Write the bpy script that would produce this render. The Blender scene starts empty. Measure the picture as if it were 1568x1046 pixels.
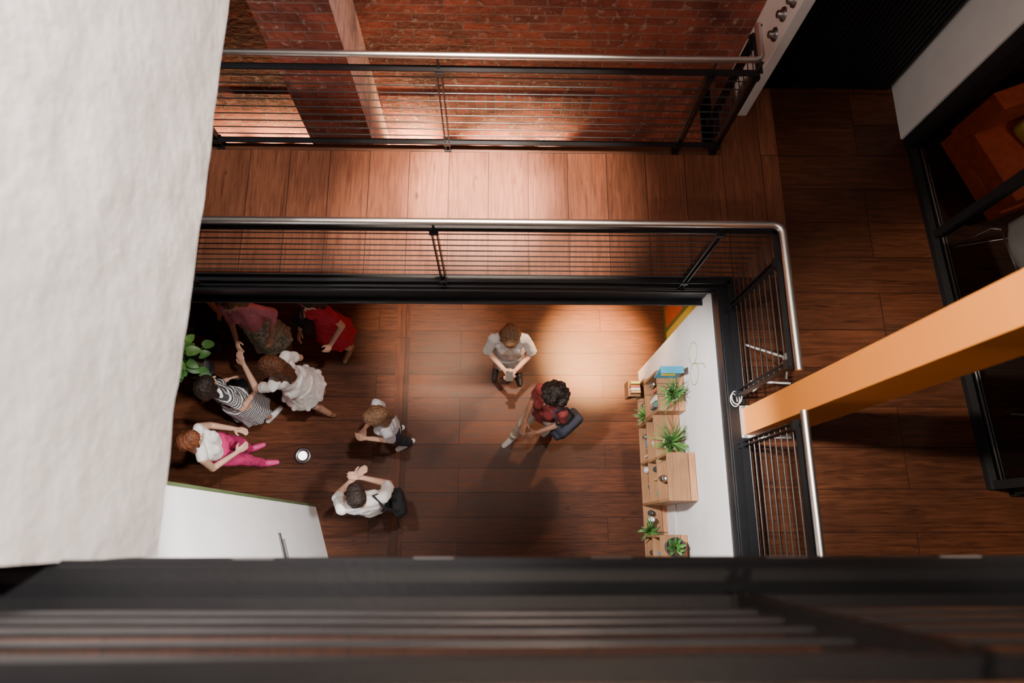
import bpy, math, random
import numpy as np
from mathutils import Vector, Matrix, noise
random.seed(7)
V=Vector
# ------------------------------------------------------------------ materials
def new_mat(name):
    m=bpy.data.materials.new(name); m.use_nodes=True
    nt=m.node_tree; nt.nodes.clear()
    o=nt.nodes.new('ShaderNodeOutputMaterial'); p=nt.nodes.new('ShaderNodeBsdfPrincipled')
    nt.links.new(p.outputs[0],o.inputs[0])
    return m,nt,p
def N(nt,t,**k):
    n=nt.nodes.new(t)
    for a,b in k.items(): setattr(n,a,b)
    return n
def col(c): return (c[0],c[1],c[2],1)
def ramp(nt,stops):
    r=N(nt,'ShaderNodeValToRGB')
    e=r.color_ramp.elements
    while len(e)<len(stops): e.new(0.5)
    for i,(p,c) in enumerate(stops):
        e[i].position=p; e[i].color=col(c)
    return r
def mixc(nt,mode,fac,a,b):
    n=N(nt,'ShaderNodeMix',data_type='RGBA',blend_type=mode)
    for s,v in ((0,fac),(6,a),(7,b)):
        if hasattr(v,'is_output') : nt.links.new(v,n.inputs[s])
        elif s==0: n.inputs[0].default_value=v
        else: n.inputs[s].default_value=col(v)
    return n.outputs[2]
def simple(name,c,rough=.5,metal=0,var=.12,scale=8,bump=0,bscale=60,emit=0,sheen=0):
    m,nt,p=new_mat(name)
    tc=N(nt,'ShaderNodeTexCoord')
    nz=N(nt,'ShaderNodeTexNoise'); nz.inputs['Scale'].default_value=scale; nz.inputs['Detail'].default_value=4
    nt.links.new(tc.outputs['Object'],nz.inputs['Vector'])
    r=ramp(nt,[(.3,[x*(1-var) for x in c]),(.7,[min(1,x*(1+var)) for x in c])])
    nt.links.new(nz.outputs['Fac'],r.inputs[0]); nt.links.new(r.outputs[0],p.inputs['Base Color'])
    p.inputs['Roughness'].default_value=rough; p.inputs['Metallic'].default_value=metal
    if sheen: p.inputs['Sheen Weight'].default_value=sheen
    if bump:
        n2=N(nt,'ShaderNodeTexNoise'); n2.inputs['Scale'].default_value=bscale; n2.inputs['Detail'].default_value=5
        nt.links.new(tc.outputs['Object'],n2.inputs['Vector'])
        b=N(nt,'ShaderNodeBump'); b.inputs['Strength'].default_value=bump; b.inputs['Distance'].default_value=.02
        nt.links.new(n2.outputs['Fac'],b.inputs['Height']); nt.links.new(b.outputs[0],p.inputs['Normal'])
    if emit:
        p.inputs['Emission Color'].default_value=col(c); p.inputs['Emission Strength'].default_value=emit
    return m
def wood(name,dark,light,along='X',width=.3,length=2.6,rough=.42,off=(0,0),tint=((.70,.68,.66),(1.25,1.18,1.14)),spec=.4):
    m,nt,p=new_mat(name)
    tc=N(nt,'ShaderNodeTexCoord'); sp=N(nt,'ShaderNodeSeparateXYZ'); cb=N(nt,'ShaderNodeCombineXYZ')
    nt.links.new(tc.outputs['Object'],sp.inputs[0])
    a,b=(0,1) if along=='X' else (1,0)
    nt.links.new(sp.outputs[a],cb.inputs[0]); nt.links.new(sp.outputs[b],cb.inputs[1])
    nt.links.new(sp.outputs[2],cb.inputs[2])
    mp=N(nt,'ShaderNodeMapping'); mp.inputs['Location'].default_value=(off[0],off[1],0)
    nt.links.new(cb.outputs[0],mp.inputs[0])
    br=N(nt,'ShaderNodeTexBrick'); br.offset=.37; br.offset_frequency=3
    br.inputs['Scale'].default_value=1; br.inputs['Brick Width'].default_value=length
    br.inputs['Row Height'].default_value=width; br.inputs['Mortar Size'].default_value=.003
    br.inputs['Mortar Smooth'].default_value=.1
    br.inputs['Color1'].default_value=col(tint[0]); br.inputs['Color2'].default_value=col(tint[1])
    br.inputs['Mortar'].default_value=(.18,.15,.14,1)
    nt.links.new(mp.outputs[0],br.inputs['Vector'])
    vm=N(nt,'ShaderNodeVectorMath',operation='MULTIPLY_ADD')
    nt.links.new(br.outputs['Color'],vm.inputs[0]); vm.inputs[1].default_value=(9,0,7)
    nt.links.new(mp.outputs[0],vm.inputs[2])
    m2=N(nt,'ShaderNodeMapping'); m2.inputs['Scale'].default_value=(1.0,16,1)
    nt.links.new(vm.outputs[0],m2.inputs[0])
    nz=N(nt,'ShaderNodeTexNoise'); nz.inputs['Scale'].default_value=2.4; nz.inputs['Detail'].default_value=9; nz.inputs['Roughness'].default_value=.62
    nz.inputs['Distortion'].default_value=1.4
    nt.links.new(m2.outputs[0],nz.inputs['Vector'])
    mid=[(x+y)/2 for x,y in zip(dark,light)]
    r=ramp(nt,[(.3,dark),(.5,mid),(.72,light)])
    nt.links.new(nz.outputs['Fac'],r.inputs[0])
    nb=N(nt,'ShaderNodeTexNoise'); nb.inputs['Scale'].default_value=1.3; nb.inputs['Detail'].default_value=4
    nt.links.new(tc.outputs['Object'],nb.inputs['Vector'])
    r3=ramp(nt,[(.3,(.70,.68,.68)),(.7,(1.2,1.2,1.2))]); nt.links.new(nb.outputs['Fac'],r3.inputs[0])
    c1=mixc(nt,'MULTIPLY',1,r.outputs[0],br.outputs['Color'])
    c2=mixc(nt,'MULTIPLY',1,c1,r3.outputs[0])
    vo=N(nt,'ShaderNodeTexVoronoi'); vo.inputs['Scale'].default_value=1
    m4=N(nt,'ShaderNodeMapping'); m4.inputs['Scale'].default_value=(1.6,3.2,1); nt.links.new(mp.outputs[0],m4.inputs[0]); nt.links.new(m4.outputs[0],vo.inputs['Vector'])
    rk=ramp(nt,[(.03,(.35,.3,.3)),(.06,(1,1,1))]); nt.links.new(vo.outputs['Distance'],rk.inputs[0])
    c2=mixc(nt,'MULTIPLY',.8,c2,rk.outputs[0])
    nt.links.new(c2,p.inputs['Base Color'])
    p.inputs['Specular IOR Level'].default_value=spec
    rr=N(nt,'ShaderNodeMapRange'); rr.inputs[3].default_value=rough-.1; rr.inputs[4].default_value=rough+.2
    nt.links.new(nz.outputs['Fac'],rr.inputs[0]); nt.links.new(rr.outputs[0],p.inputs['Roughness'])
    bm=N(nt,'ShaderNodeBump'); bm.inputs['Strength'].default_value=.25; bm.inputs['Distance'].default_value=.01
    ma=N(nt,'ShaderNodeMath',operation='MULTIPLY_ADD'); ma.inputs[1].default_value=-1.0
    nt.links.new(br.outputs['Fac'],ma.inputs[0]); 
    m3=N(nt,'ShaderNodeMath',operation='MULTIPLY'); m3.inputs[1].default_value=.15
    nt.links.new(nz.outputs['Fac'],m3.inputs[0]); nt.links.new(m3.outputs[0],ma.inputs[2])
    nt.links.new(ma.outputs[0],bm.inputs['Height']); nt.links.new(bm.outputs[0],p.inputs['Normal'])
    return m
def brick(name,horiz='X',soldier=False,cols=((.36,.10,.065),(.17,.06,.045),(.27,.18,.15))):
    m,nt,p=new_mat(name)
    tc=N(nt,'ShaderNodeTexCoord'); sp=N(nt,'ShaderNodeSeparateXYZ'); cb=N(nt,'ShaderNodeCombineXYZ')
    nt.links.new(tc.outputs['Object'],sp.inputs[0])
    h=0 if horiz=='X' else 1
    if soldier:
        nt.links.new(sp.outputs[2],cb.inputs[0]); nt.links.new(sp.outputs[h],cb.inputs[1])
    else:
        nt.links.new(sp.outputs[h],cb.inputs[0]); nt.links.new(sp.outputs[2],cb.inputs[1])
    nw=N(nt,'ShaderNodeTexNoise'); nw.inputs['Scale'].default_value=9
    nt.links.new(tc.outputs['Object'],nw.inputs['Vector'])
    vm=N(nt,'ShaderNodeVectorMath',operation='MULTIPLY_ADD'); vm.inputs[1].default_value=(.018,.018,0)
    nt.links.new(nw.outputs['Color'],vm.inputs[0]); nt.links.new(cb.outputs[0],vm.inputs[2])
    br=N(nt,'ShaderNodeTexBrick'); br.inputs['Scale'].default_value=1
    br.inputs['Brick Width'].default_value=.25; br.inputs['Row Height'].default_value=.085
    br.inputs['Mortar Size'].default_value=.006; br.inputs['Mortar Smooth'].default_value=.3
    br.inputs['Bias'].default_value=-.1
    br.inputs['Color1'].default_value=col(cols[0]); br.inputs['Color2'].default_value=col(cols[1])
    br.inputs['Mortar'].default_value=col(cols[2])
    nt.links.new(vm.outputs[0],br.inputs['Vector'])
    nz=N(nt,'ShaderNodeTexNoise'); nz.inputs['Scale'].default_value=2.3; nz.inputs['Detail'].default_value=8; nz.inputs['Roughness'].default_value=.65
    nt.links.new(tc.outputs['Object'],nz.inputs['Vector'])
    r=ramp(nt,[(.28,(.36,.36,.42)),(.5,(1,1,1)),(.75,(1.5,1.4,1.35))]); nt.links.new(nz.outputs['Fac'],r.inputs[0])
    c=mixc(nt,'MULTIPLY',1,br.outputs['Color'],r.outputs[0])
    n3=N(nt,'ShaderNodeTexNoise'); n3.inputs['Scale'].default_value=22; n3.inputs['Detail'].default_value=6
    nt.links.new(tc.outputs['Object'],n3.inputs['Vector'])
    r4=ramp(nt,[(.60,(0,0,0)),(.72,(1,1,1))]); nt.links.new(n3.outputs['Fac'],r4.inputs[0])
    c=mixc(nt,'MIX',r4.outputs[0],c,(.42,.30,.25))
    nt.links.new(c,p.inputs['Base Color']); p.inputs['Roughness'].default_value=.9
    p.inputs['Specular IOR Level'].default_value=.2
    ma=N(nt,'ShaderNodeMath',operation='MULTIPLY_ADD'); ma.inputs[1].default_value=-1
    nt.links.new(br.outputs['Fac'],ma.inputs[0]); nt.links.new(n3.outputs['Fac'],ma.inputs[2])
    b=N(nt,'ShaderNodeBump'); b.inputs['Strength'].default_value=.7; b.inputs['Distance'].default_value=.012
    nt.links.new(ma.outputs[0],b.inputs['Height']); nt.links.new(b.outputs[0],p.inputs['Normal'])
    return m
def stripes(name,a,b,scale,axis=2):
    m,nt,p=new_mat(name)
    tc=N(nt,'ShaderNodeTexCoord'); w=N(nt,'ShaderNodeTexWave'); w.bands_direction='XYZ'[axis]
    w.inputs['Scale'].default_value=scale; w.inputs['Distortion'].default_value=.6
    nt.links.new(tc.outputs['Object'],w.inputs['Vector'])
    r=ramp(nt,[(.48,a),(.52,b)]); nt.links.new(w.outputs['Fac'],r.inputs[0])
    nt.links.new(r.outputs[0],p.inputs['Base Color']); p.inputs['Roughness'].default_value=.8
    return m
def spots(name,a,b,c3,scale):
    m,nt,p=new_mat(name)
    tc=N(nt,'ShaderNodeTexCoord'); w=N(nt,'ShaderNodeTexVoronoi'); w.inputs['Scale'].default_value=scale
    nt.links.new(tc.outputs['Object'],w.inputs['Vector'])
    r=ramp(nt,[(.2,a),(.35,b),(.6,c3)]); nt.links.new(w.outputs['Distance'],r.inputs[0])
    nt.links.new(r.outputs[0],p.inputs['Base Color']); p.inputs['Roughness'].default_value=.8
    return m
def hairmat(name,c,curly=False):
    m,nt,p=new_mat(name)
    tc=N(nt,'ShaderNodeTexCoord'); mp=N(nt,'ShaderNodeMapping')
    mp.inputs['Scale'].default_value=(1,1,1) if curly else (1,1,.12)
    nt.links.new(tc.outputs['Object'],mp.inputs[0])
    nz=N(nt,'ShaderNodeTexNoise'); nz.inputs['Scale'].default_value=90; nz.inputs['Detail'].default_value=5
    nt.links.new(mp.outputs[0],nz.inputs['Vector'])
    r=ramp(nt,[(.32,[x*.35 for x in c]),(.7,[min(1,x*1.5) for x in c])])
    nt.links.new(nz.outputs['Fac'],r.inputs[0]); nt.links.new(r.outputs[0],p.inputs['Base Color'])
    p.inputs['Roughness'].default_value=.5; p.inputs['Specular IOR Level'].default_value=.3
    b=N(nt,'ShaderNodeBump'); b.inputs['Strength'].default_value=.8; b.inputs['Distance'].default_value=.01
    nt.links.new(nz.outputs['Fac'],b.inputs['Height']); nt.links.new(b.outputs[0],p.inputs['Normal'])
    return m
def plaster(name,c,bump=.5,scale=3.5,dist=.03):
    m,nt,p=new_mat(name)
    tc=N(nt,'ShaderNodeTexCoord')
    nz=N(nt,'ShaderNodeTexNoise'); nz.inputs['Scale'].default_value=scale; nz.inputs['Detail'].default_value=6; nz.inputs['Roughness'].default_value=.5
    nt.links.new(tc.outputs['Object'],nz.inputs['Vector'])
    r=ramp(nt,[(.3,[x*.92 for x in c]),(.65,c)]); nt.links.new(nz.outputs['Fac'],r.inputs[0])
    nt.links.new(r.outputs[0],p.inputs['Base Color']); p.inputs['Roughness'].default_value=.9
    p.inputs['Specular IOR Level'].default_value=.15
    b=N(nt,'ShaderNodeBump'); b.inputs['Strength'].default_value=bump; b.inputs['Distance'].default_value=dist
    nt.links.new(nz.outputs['Fac'],b.inputs['Height']); nt.links.new(b.outputs[0],p.inputs['Normal'])
    return m
M={}
WD=(.030,.0085,.0037); WL=(.118,.038,.014)
M['wood_x']=wood('floor_planks_across',WD,WL,'X',.29,2.9,spec=.3)
M['wood_x2']=wood('floor_planks_ground',(.034,.0098,.0043),(.135,.045,.0165),'X',.265,2.6,.44,(.4,.1),spec=.25)
M['wood_y']=wood('floor_planks_walkway',(.11,.034,.017),(.27,.10,.050),'Y',.31,3.1,.45,(.2,.06),tint=((.80,.78,.76),(1.15,1.12,1.1)),spec=.3)
M['wood_strip']=wood('floor_planks_border',WD,WL,'Y',.15,2.2,spec=.2)
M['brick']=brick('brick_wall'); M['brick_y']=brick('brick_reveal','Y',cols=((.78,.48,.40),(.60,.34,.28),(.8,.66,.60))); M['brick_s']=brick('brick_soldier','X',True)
M['plaster']=plaster('rough_plaster',(.87,.81,.765),.85,4.2,.04)
M['white']=plaster('white_paint',(.88,.87,.86),.04)
M['black']=simple('black_steel',(.014,.015,.018),.42,.3,.2,5,.05)
M['blackm']=simple('black_matt_steel',(.009,.009,.011),.5,.2,.2,5,.05)
M['blackflat']=simple('black_panel',(.006,.006,.007),.6)
M['steel']=simple('stainless_steel',(.74,.70,.67),.36,1,.05)
M['orange']=simple('orange_paint',(1.0,.33,.045),.55,0,.03,3,.04,30)
M['lwood']=wood('light_oak',(.34,.16,.07),(.56,.31,.15),'Y',.4,2.,.5)
M['ceramic']=simple('white_ceramic',(.8,.8,.78),.3)
M['dpot']=simple('dark_pot',(.05,.055,.055),.5)
M['soil']=simple('soil',(.05,.03,.02),.95,0,.4,60,.5)
M['leaf']=simple('leaf_green',(.05,.15,.03),.5,0,.5,12)
M['leaf2']=simple('leaf_light_green',(.11,.25,.045),.5,0,.4,12)
M['red']=simple('orange_red_fabric',(.42,.06,.016),.85,0,.15,20,.2)
M['yellow']=simple('mustard_fabric',(.5,.33,.04),.85,0,.15,20,.2)
M['emit']=simple('lamp_disc',(1,.95,.86),.4,emit=4,var=0)
M['dgrey']=simple('dark_grey',(.07,.07,.075),.6)
M['mgrey']=simple('zinc_grey',(.17,.16,.16),.6,.3)
M['rod']=simple('railing_rods',(.08,.08,.085),.35,.7)
M['darksteel']=simple('dark_brushed_steel',(.25,.24,.24),.35,1)
def glassmat():
    m,nt,p=new_mat('partition_glass')
    p.inputs['Roughness'].default_value=.02
    p.inputs['Transmission Weight'].default_value=1; p.inputs['IOR'].default_value=1.02
    p.inputs['Base Color'].default_value=(.6,.62,.62,1)
    return m
M['glass']=glassmat()
# ------------------------------------------------------------------ mesh builder
class MB:
    def __init__(s): s.v=[];s.f=[];s.m=[];s.s=[]
    def add(s,vs,fs,mi=0,sm=False):
        o=len(s.v); s.v+= [tuple(x) for x in vs]
        for f in fs: s.f.append(tuple(i+o for i in f)); s.m.append(mi); s.s.append(sm)
    def obox(s,c,ux,uy,uz,mi=0):
        c,ux,uy,uz=V(c),V(ux),V(uy),V(uz); vs=[]
        for k in (-1,1):
            for j in (-1,1):
                for i in (-1,1): vs.append(c+ux*i+uy*j+uz*k)
        s.add(vs,[(0,2,3,1),(4,5,7,6),(0,1,5,4),(2,6,7,3),(0,4,6,2),(1,3,7,5)],mi)
    def box(s,x0,x1,y0,y1,z0,z1,mi=0):
        s.obox(((x0+x1)/2,(y0+y1)/2,(z0+z1)/2),((x1-x0)/2,0,0),(0,(y1-y0)/2,0),(0,0,(z1-z0)/2),mi)
    def tube(s,pts,r,mi=0,n=10):
        pts=[V(p) for p in pts]; rr=r if isinstance(r,(list,tuple)) else [r]*len(pts)
        t0=(pts[1]-pts[0]).normalized(); up=V((0,0,1)) if abs(t0.z)<.9 else V((1,0,0))
        a=t0.cross(up).normalized(); vs=[]
        for i,p in enumerate(pts):
            if i==0: t=t0
            elif i==len(pts)-1: t=(pts[i]-pts[i-1]).normalized()
            else: t=((pts[i]-pts[i-1]).normalized()+(pts[i+1]-pts[i]).normalized()).normalized()
            a=(a-t*a.dot(t)).normalized(); b=t.cross(a)
            for k in range(n):
                th=2*math.pi*k/n; vs.append(p+(a*math.cos(th)+b*math.sin(th))*rr[i])
        fs=[]
        for i in range(len(pts)-1):
            for k in range(n):
                k2=(k+1)%n; fs.append((i*n+k,i*n+k2,(i+1)*n+k2,(i+1)*n+k))
        s.add(vs,fs,mi,True)
        L=(len(pts)-1)*n
        s.add(vs,[tuple(range(n-1,-1,-1)),tuple(range(L,L+n))],mi)
    def lathe(s,c,prof,mi=0,n=28,axis='Z'):
        vs=[]
        for r,z in prof:
            for k in range(n):
                th=2*math.pi*k/n; x,y=r*math.cos(th),r*math.sin(th)
                if axis=='Z': q=(c[0]+x,c[1]+y,c[2]+z)
                elif axis=='X': q=(c[0]+z,c[1]+x,c[2]+y)
                vs.append(q)
        fs=[]
        for i in range(len(prof)-1):
            for k in range(n):
                k2=(k+1)%n; fs.append((i*n+k,i*n+k2,(i+1)*n+k2,(i+1)*n+k))
        s.add(vs,fs,mi,True)
    def leaf(s,base,d,L,w,droop,mi=0,n=7,shape='blade',xmax=None):
        base=V(base); d=V(d).normalized(); side=d.cross(V((0,0,1)))
        if side.length<.01: side=V((1,0,0))
        side.normalize(); p=base.copy(); vs=[]
        for i in range(n+1):
            t=i/n
            ww=w*(math.sin(math.pi*min(1,t*.92+.08))**(.7 if shape=='blade' else .55))*(1 if shape=='blade' else (1.25-.6*t))
            nrm=side.cross(d).normalized()
            vs+= [p-side*ww+nrm*ww*.3,p,p+side*ww+nrm*ww*.3]
            p=p+d*(L/n); d=(d+V((0,0,-droop/n))).normalized()
        if xmax is not None:
            vs=[V((min(q.x,xmax-.001*(i%3)),q.y,q.z)) for i,q in enumerate(vs)]
        fs=[]
        for i in range(n):
            a=i*3; fs+= [(a,a+1,a+4,a+3),(a+1,a+2,a+5,a+4)]
        s.add(vs,fs,mi,True)
    def build(s,name,mats,parent=None,bevel=0,loc=None):
        me=bpy.data.meshes.new(name); me.from_pydata(s.v,[],s.f)
        for k in mats: me.materials.append(k)
        me.polygons.foreach_set('material_index',s.m); me.polygons.foreach_set('use_smooth',s.s)
        me.update(); ob=bpy.data.objects.new(name,me); bpy.context.scene.collection.objects.link(ob)
        if parent: ob.parent=parent
        if bevel:
            b=ob.modifiers.new('bev','BEVEL'); b.width=bevel; b.segments=2; b.limit_method='ANGLE'
        return ob
def arc(c,r,a0,a1,z,n=7):
    return [(c[0]+r*math.cos(math.radians(a0+(a1-a0)*i/n)),c[1]+r*math.sin(math.radians(a0+(a1-a0)*i/n)),z) for i in range(n+1)]
Z1=2.9; Z2=5.8
# ------------------------------------------------------------------ shell
b=MB(); b.box(-.99,7,-4,4.2,-.2,0,0); b.box(-1.15,-.99,-4,4.2,-.2,0,1); b.box(-6,-1.15,-4,4.2,-.2,0,0)
b.build('floor',[M['wood_x2'],M['wood_strip']])
b=MB()
b.box(-5,1.75,1.86,2.90,2.62,Z1,0)
b.box(1.75,2.25,1.86,3.52,2.62,Z1,0)
b.box(2.25,6,1.86,3.7,2.62,Z1,1)
b.box(1.79,6,-4,1.86,2.62,Z1,1)
b.build('floor_mezzanine',[M['wood_y'],M['wood_x']])
b=MB()
b.box(-5,6,-4,-.2,5.55,Z2,0)
b.build('floor_upper',[M['wood_y']])
b=MB()
b.box(-6,7,3.7,4.0,0,9.5,0)
b.box(-1.55,-1.04,3.17,3.7,0,9.5,0)
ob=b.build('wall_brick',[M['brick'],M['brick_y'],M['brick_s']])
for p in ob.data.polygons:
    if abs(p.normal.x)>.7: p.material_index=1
b=MB(); b.box(-1.02,1.9,3.685,3.71,2.26,2.50,0); b.box(-3.6,-1.56,3.685,3.71,2.26,2.50,0)
b.build('trim_brick_lintel',[M['brick_s']])
b=MB(); b.box(1.95,2.03,3.26,3.7,Z1,9.5,0); b.build('wall_nib',[M['white']],bevel=.004)
b=MB()
for k,zz in enumerate((3.72,3.88,4.04,4.2)):
    b.lathe((1.95,3.36+.03*(k%2),zz),[(0,-.05),(.02,-.05),(.026,-.045),(.026,-.02),(.045,-.015),(.05,0)],0,20,'X')
b.box(1.93,1.95,3.31,3.40,3.0,3.2,1)
b.build('wall_fittings',[M['darksteel'],M['mgrey']])
b=MB(); b.box(2.03,3.27,3.56,3.7,Z1,8.5,0)
x=2.05
while x<3.25:
    b.box(x,x+.022,3.52,3.565,Z1,8.5,0); x+=.04
b.build('slatted_wall_panel',[M['blackflat']])
b=MB(); b.box(3.27,3.46,3.06,3.7,Z1,8.5,0); b.build('wall_partition_end',[M['white']],bevel=.004)
# left plaster wall
b=MB()
nx,nz_=70,90
vs=[];fs=[]
y0,y1,z0,z1=-.07,3.6,5.3,9.4
def wav(y,z): return -1.12+.010*noise.noise(V((y*1.6,z*1.6,1)))+.005*noise.noise(V((y*6,z*6,3)))
for j in range(nz_+1):
    for i in range(nx+1):
        y=y0+(y1-y0)*i/nx; z=z0+(z1-z0)*j/nz_
        if j==0: z+= .016*noise.noise(V((y*6,0,7)))
        vs.append((wav(y,z),y,z))
for j in range(nz_):
    for i in range(nx):
        a=j*(nx+1)+i; fs.append((a,a+1,a+nx+2,a+nx+1))
b.add(vs,fs,0,True)
b.box(-1.5,-1.135,y0,y1,z0+.005,z1,0)
b.build('wall_left_plaster',[M['plaster']])
# ground floor walls
b=MB(); b.box(1.66,1.79,-4,1.80,0,2.74,0)
b.build('wall_right',[M['white']])
b=MB(); b.box(2.05,2.15,1.8,3.7,0,2.6,0); b.build('wall_right_alcove',[M['white']])
b=MB(); b.box(-6.1,-6,-4,4,0,9.5,0); b.build('wall_left',[M['white']])
b=MB(); b.box(-6,7,-4.1,-4,0,9.5,0); b.build('wall_front',[M['white']])
b=MB(); b.box(6,6.1,-4,4,Z1,9.5,0); b.build('wall_glass_room',[M['dgrey']])
p0=V((-1.946,.278,0)); d=V((.31,-.95,0)).normalized(); nrm=V((-.95,-.31,0)).normalized()
b=MB(); L=1.75; H=4.1
b.obox(p0+d*L/2+nrm*.06+V((0,0,H/2)),d*L/2,nrm*.06,V((0,0,H/2)),0)
b.build('wall_partition_left',[M['white']],bevel=.004)
b=MB(); c=p0+d*.45
b.obox(c-nrm*.006+V((0,0,1.55)),d*.16,nrm*.006,V((0,0,.03)),0)
b.obox(c-nrm*.03+V((0,0,1.55)),d*.10,nrm*.006,V((0,0,.012)),0)
b.obox(c-nrm*.02+d*.08+V((0,0,1.55)),d*.008,nrm*.014,V((0,0,.01)),0)
b.build('door_handle',[M['mgrey']],bevel=.003)
b=MB()
b.obox(p0-d*.012+nrm*.06+V((0,0,2.05)),d*.012,nrm*.062,V((0,0,2.05)),0)
b.build('trim_1',[simple('green_edge',(.10,.14,.06),.4)])
b=MB()
b.box(-5,1.68,1.76,1.86,2.82,2.92,0)
b.box(-5,1.68,1.80,1.86,2.53,2.82,0)
b.box(-5,1.68,1.755,1.80,2.53,2.55,0)
b.box(-5,1.68,1.74,1.755,2.86,2.885,0)
b.box(1.67,1.79,-4,1.86,2.74,2.92,0)
b.box(1.655,1.67,-4,1.86,2.895,2.92,0)
b.box(-5,1.80,2.90,2.955,2.60,2.905,1)
b.box(1.75,1.80,2.955,3.7,2.60,2.905,1)
b.build('trim_steel_edge',[M['black'],simple('dark_wood_edge',(.10,.035,.015),.5)],bevel=.003)
b=MB()
b.box(-5,6,-.20,-.08,5.5,5.84,0); b.box(-5,6,-.09,-.07,5.5,5.53,0); b.box(-5,6,-.10,-.065,5.80,5.82,0)
for k in range(-3,10):
    x=-2.3+.53*k; b.box(x-.06,x+.06,-.08,-.068,5.56,5.58,1)
b.build('trim_upper_edge',[M['blackm'],M['mgrey']],bevel=.003)
# ------------------------------------------------------------------ railings
def rail_seg(b,P0,P1,z,posts,rods=9,top=.97,rr=.0045,bar=.022,pw=.024):
    P0=V((P0[0],P0[1],0));P1=V((P1[0],P1[1],0)); d=(P1-P0); L=d.length; d.normalize(); n=V((-d.y,d.x,0))
    for zz in (top,.10):
        b.obox((P0+P1)/2+V((0,0,z+zz)),d*L/2,n*bar,V((0,0,.006)),0)
    for i in range(rods):
        zz=z+.10+(top-.10)*(i+1)/(rods+1)
        b.tube([P0+V((0,0,zz)),P1+V((0,0,zz))],rr,2,8)
    for t in posts:
        c=P0+d*t
        for sgn in (-1,1):
            b.obox(c+d*.016*sgn+V((0,0,z+top/2-.03)),d*.004,n*pw,V((0,0,top/2+.03)),0)
        for zz in (top-.03,.10,.0):
            b.obox(c+V((0,0,z+zz)),d*.028,n*.03,V((0,0,.018)),0)
        b.tube([c+V((0,0,z+top)),c+V((0,0,z+top+.11))],.008,0,8)
rm=[M['black'],M['steel'],M['rod']]
b=MB()
rail_seg(b,(-4.6,1.79),(1.73,1.79),Z1,[.65,2.42,4.22,5.99])
rail_seg(b,(1.73,1.79),(1.73,.93),Z1,[.2,.84])
pts=[(-4.6,1.77,4.0)]+arc((1.65,1.71),.06,90,0,4.0)+[(1.71,.88,4.0)]
b.tube(pts,.021,1,14)
b.build('metal_railing',rm)
b=MB()
rail_seg(b,(1.73,.62),(1.73,-3.6),Z1,[.03,1.5,3.0])
b.tube([(1.71,.65,4.0),(1.71,-3.6,4.0)],.021,1,14)
b.build('metal_railing',rm)
b=MB()
rail_seg(b,(-4.6,2.925),(1.74,2.925),Z1,[.7,2.45,4.22,6.02,6.32])
rail_seg(b,(1.74,2.925),(1.74,3.24),Z1,[.29])
pts=[(-4.6,2.93,4.0)]+arc((1.66,2.97),.045,-90,0,4.0)+[(1.705,3.2,4.0)]
b.tube(pts,.021,1,14)
b.build('metal_railing',rm)
b=MB()
rail_seg(b,(-4,-.175),(4,-.175),Z2,[.9,2.75,4.62,6.5],rods=5,rr=.009,bar=.025,pw=.03)
b.tube([(-4,-.18,Z2+1.1),(4,-.18,Z2+1.1)],.021,1,14)
b.build('metal_railing',[M['blackm'],M['steel'],M['rod']])
# ------------------------------------------------------------------ orange column
b=MB()
b.box(1.765,2.07,.665,.85,Z1,9.4,0)
b.box(1.74,2.10,.64,.875,Z1,Z1+.02,1)
for xx in (1.755,2.085):
    for yy in (.655,.86): b.lathe((xx,yy,Z1+.02),[(.008,0),(.008,.012),(0,.012)],1,8)
b.build('orange_steel_column',[M['orange'],M['white']],bevel=.006)
# ------------------------------------------------------------------ glass partition
def fr(x0,x1,y0,y1,z0,z1): b.box(x0,x1,y0,y1,z0,z1,0)
b=MB()
fr(0,.12,-2.78,0,Z1,Z1+.05); fr(0,.12,-2.78,0,5.35,5.42)
for y in (-.04,-.86,-1.87,-2.75): fr(.02,.10,y-.03,y+.03,Z1,5.4)
fr(-.01,.14,-.10,0,Z1,8.5)
b.box(.075,.085,-2.73,-.07,Z1+.05,Z1+.06,1)
b.box(.105,.11,-2.73,-.07,Z1+.045,Z1+.055,1)
b.box(.055,.065,-2.73,-.07,Z1+.05,5.35,2)
ob=b.build('window_1',[M['blackflat'],M['steel'],M['glass']]); ob.location=(3.30,3.06,0); ob.rotation_euler=(0,0,math.radians(3.0))
b=MB()
fr(3.60,6,.24,.32,Z1,Z1+.05); fr(3.6,6,.24,.32,5.35,5.42)
for x in (3.63,4.5,5.4): fr(x-.03,x+.03,.25,.31,Z1,5.4)
b.box(3.62,5.95,.275,.285,Z1+.05,5.35,2)
b.build('window_2',[M['blackflat'],M['steel'],M['glass']])
def soft(b,c,sx,sy,sz,mi,r=.05,rot=0,e=.35,ez=.6):
    vs=[];fs=[]
    nu,nv=32,14
    ca,sa=math.cos(rot),math.sin(rot)
    def pw(x,e): return math.copysign(abs(x)**e,x)
    for j in range(nv+1):
        ph=-math.pi/2+math.pi*j/nv
        for i in range(nu):
            th=2*math.pi*i/nu
            x=sx*pw(math.cos(ph),e)*pw(math.cos(th),e);y=sy*pw(math.cos(ph),e)*pw(math.sin(th),e);z=sz*pw(math.sin(ph),ez)
            vs.append((c[0]+x*ca-y*sa,c[1]+x*sa+y*ca,c[2]+z))
    for j in range(nv):
        for i in range(nu):
            i2=(i+1)%nu; fs.append((j*nu+i,j*nu+i2,(j+1)*nu+i2,(j+1)*nu+i))
    b.add(vs,fs,mi,True)
b=MB(); rt=math.radians(21); cx,cy=4.45,2.93
ux=V((math.cos(rt),math.sin(rt),0)); uy=V((-math.sin(rt),math.cos(rt),0)); C0=V((cx,cy,Z1))
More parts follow.
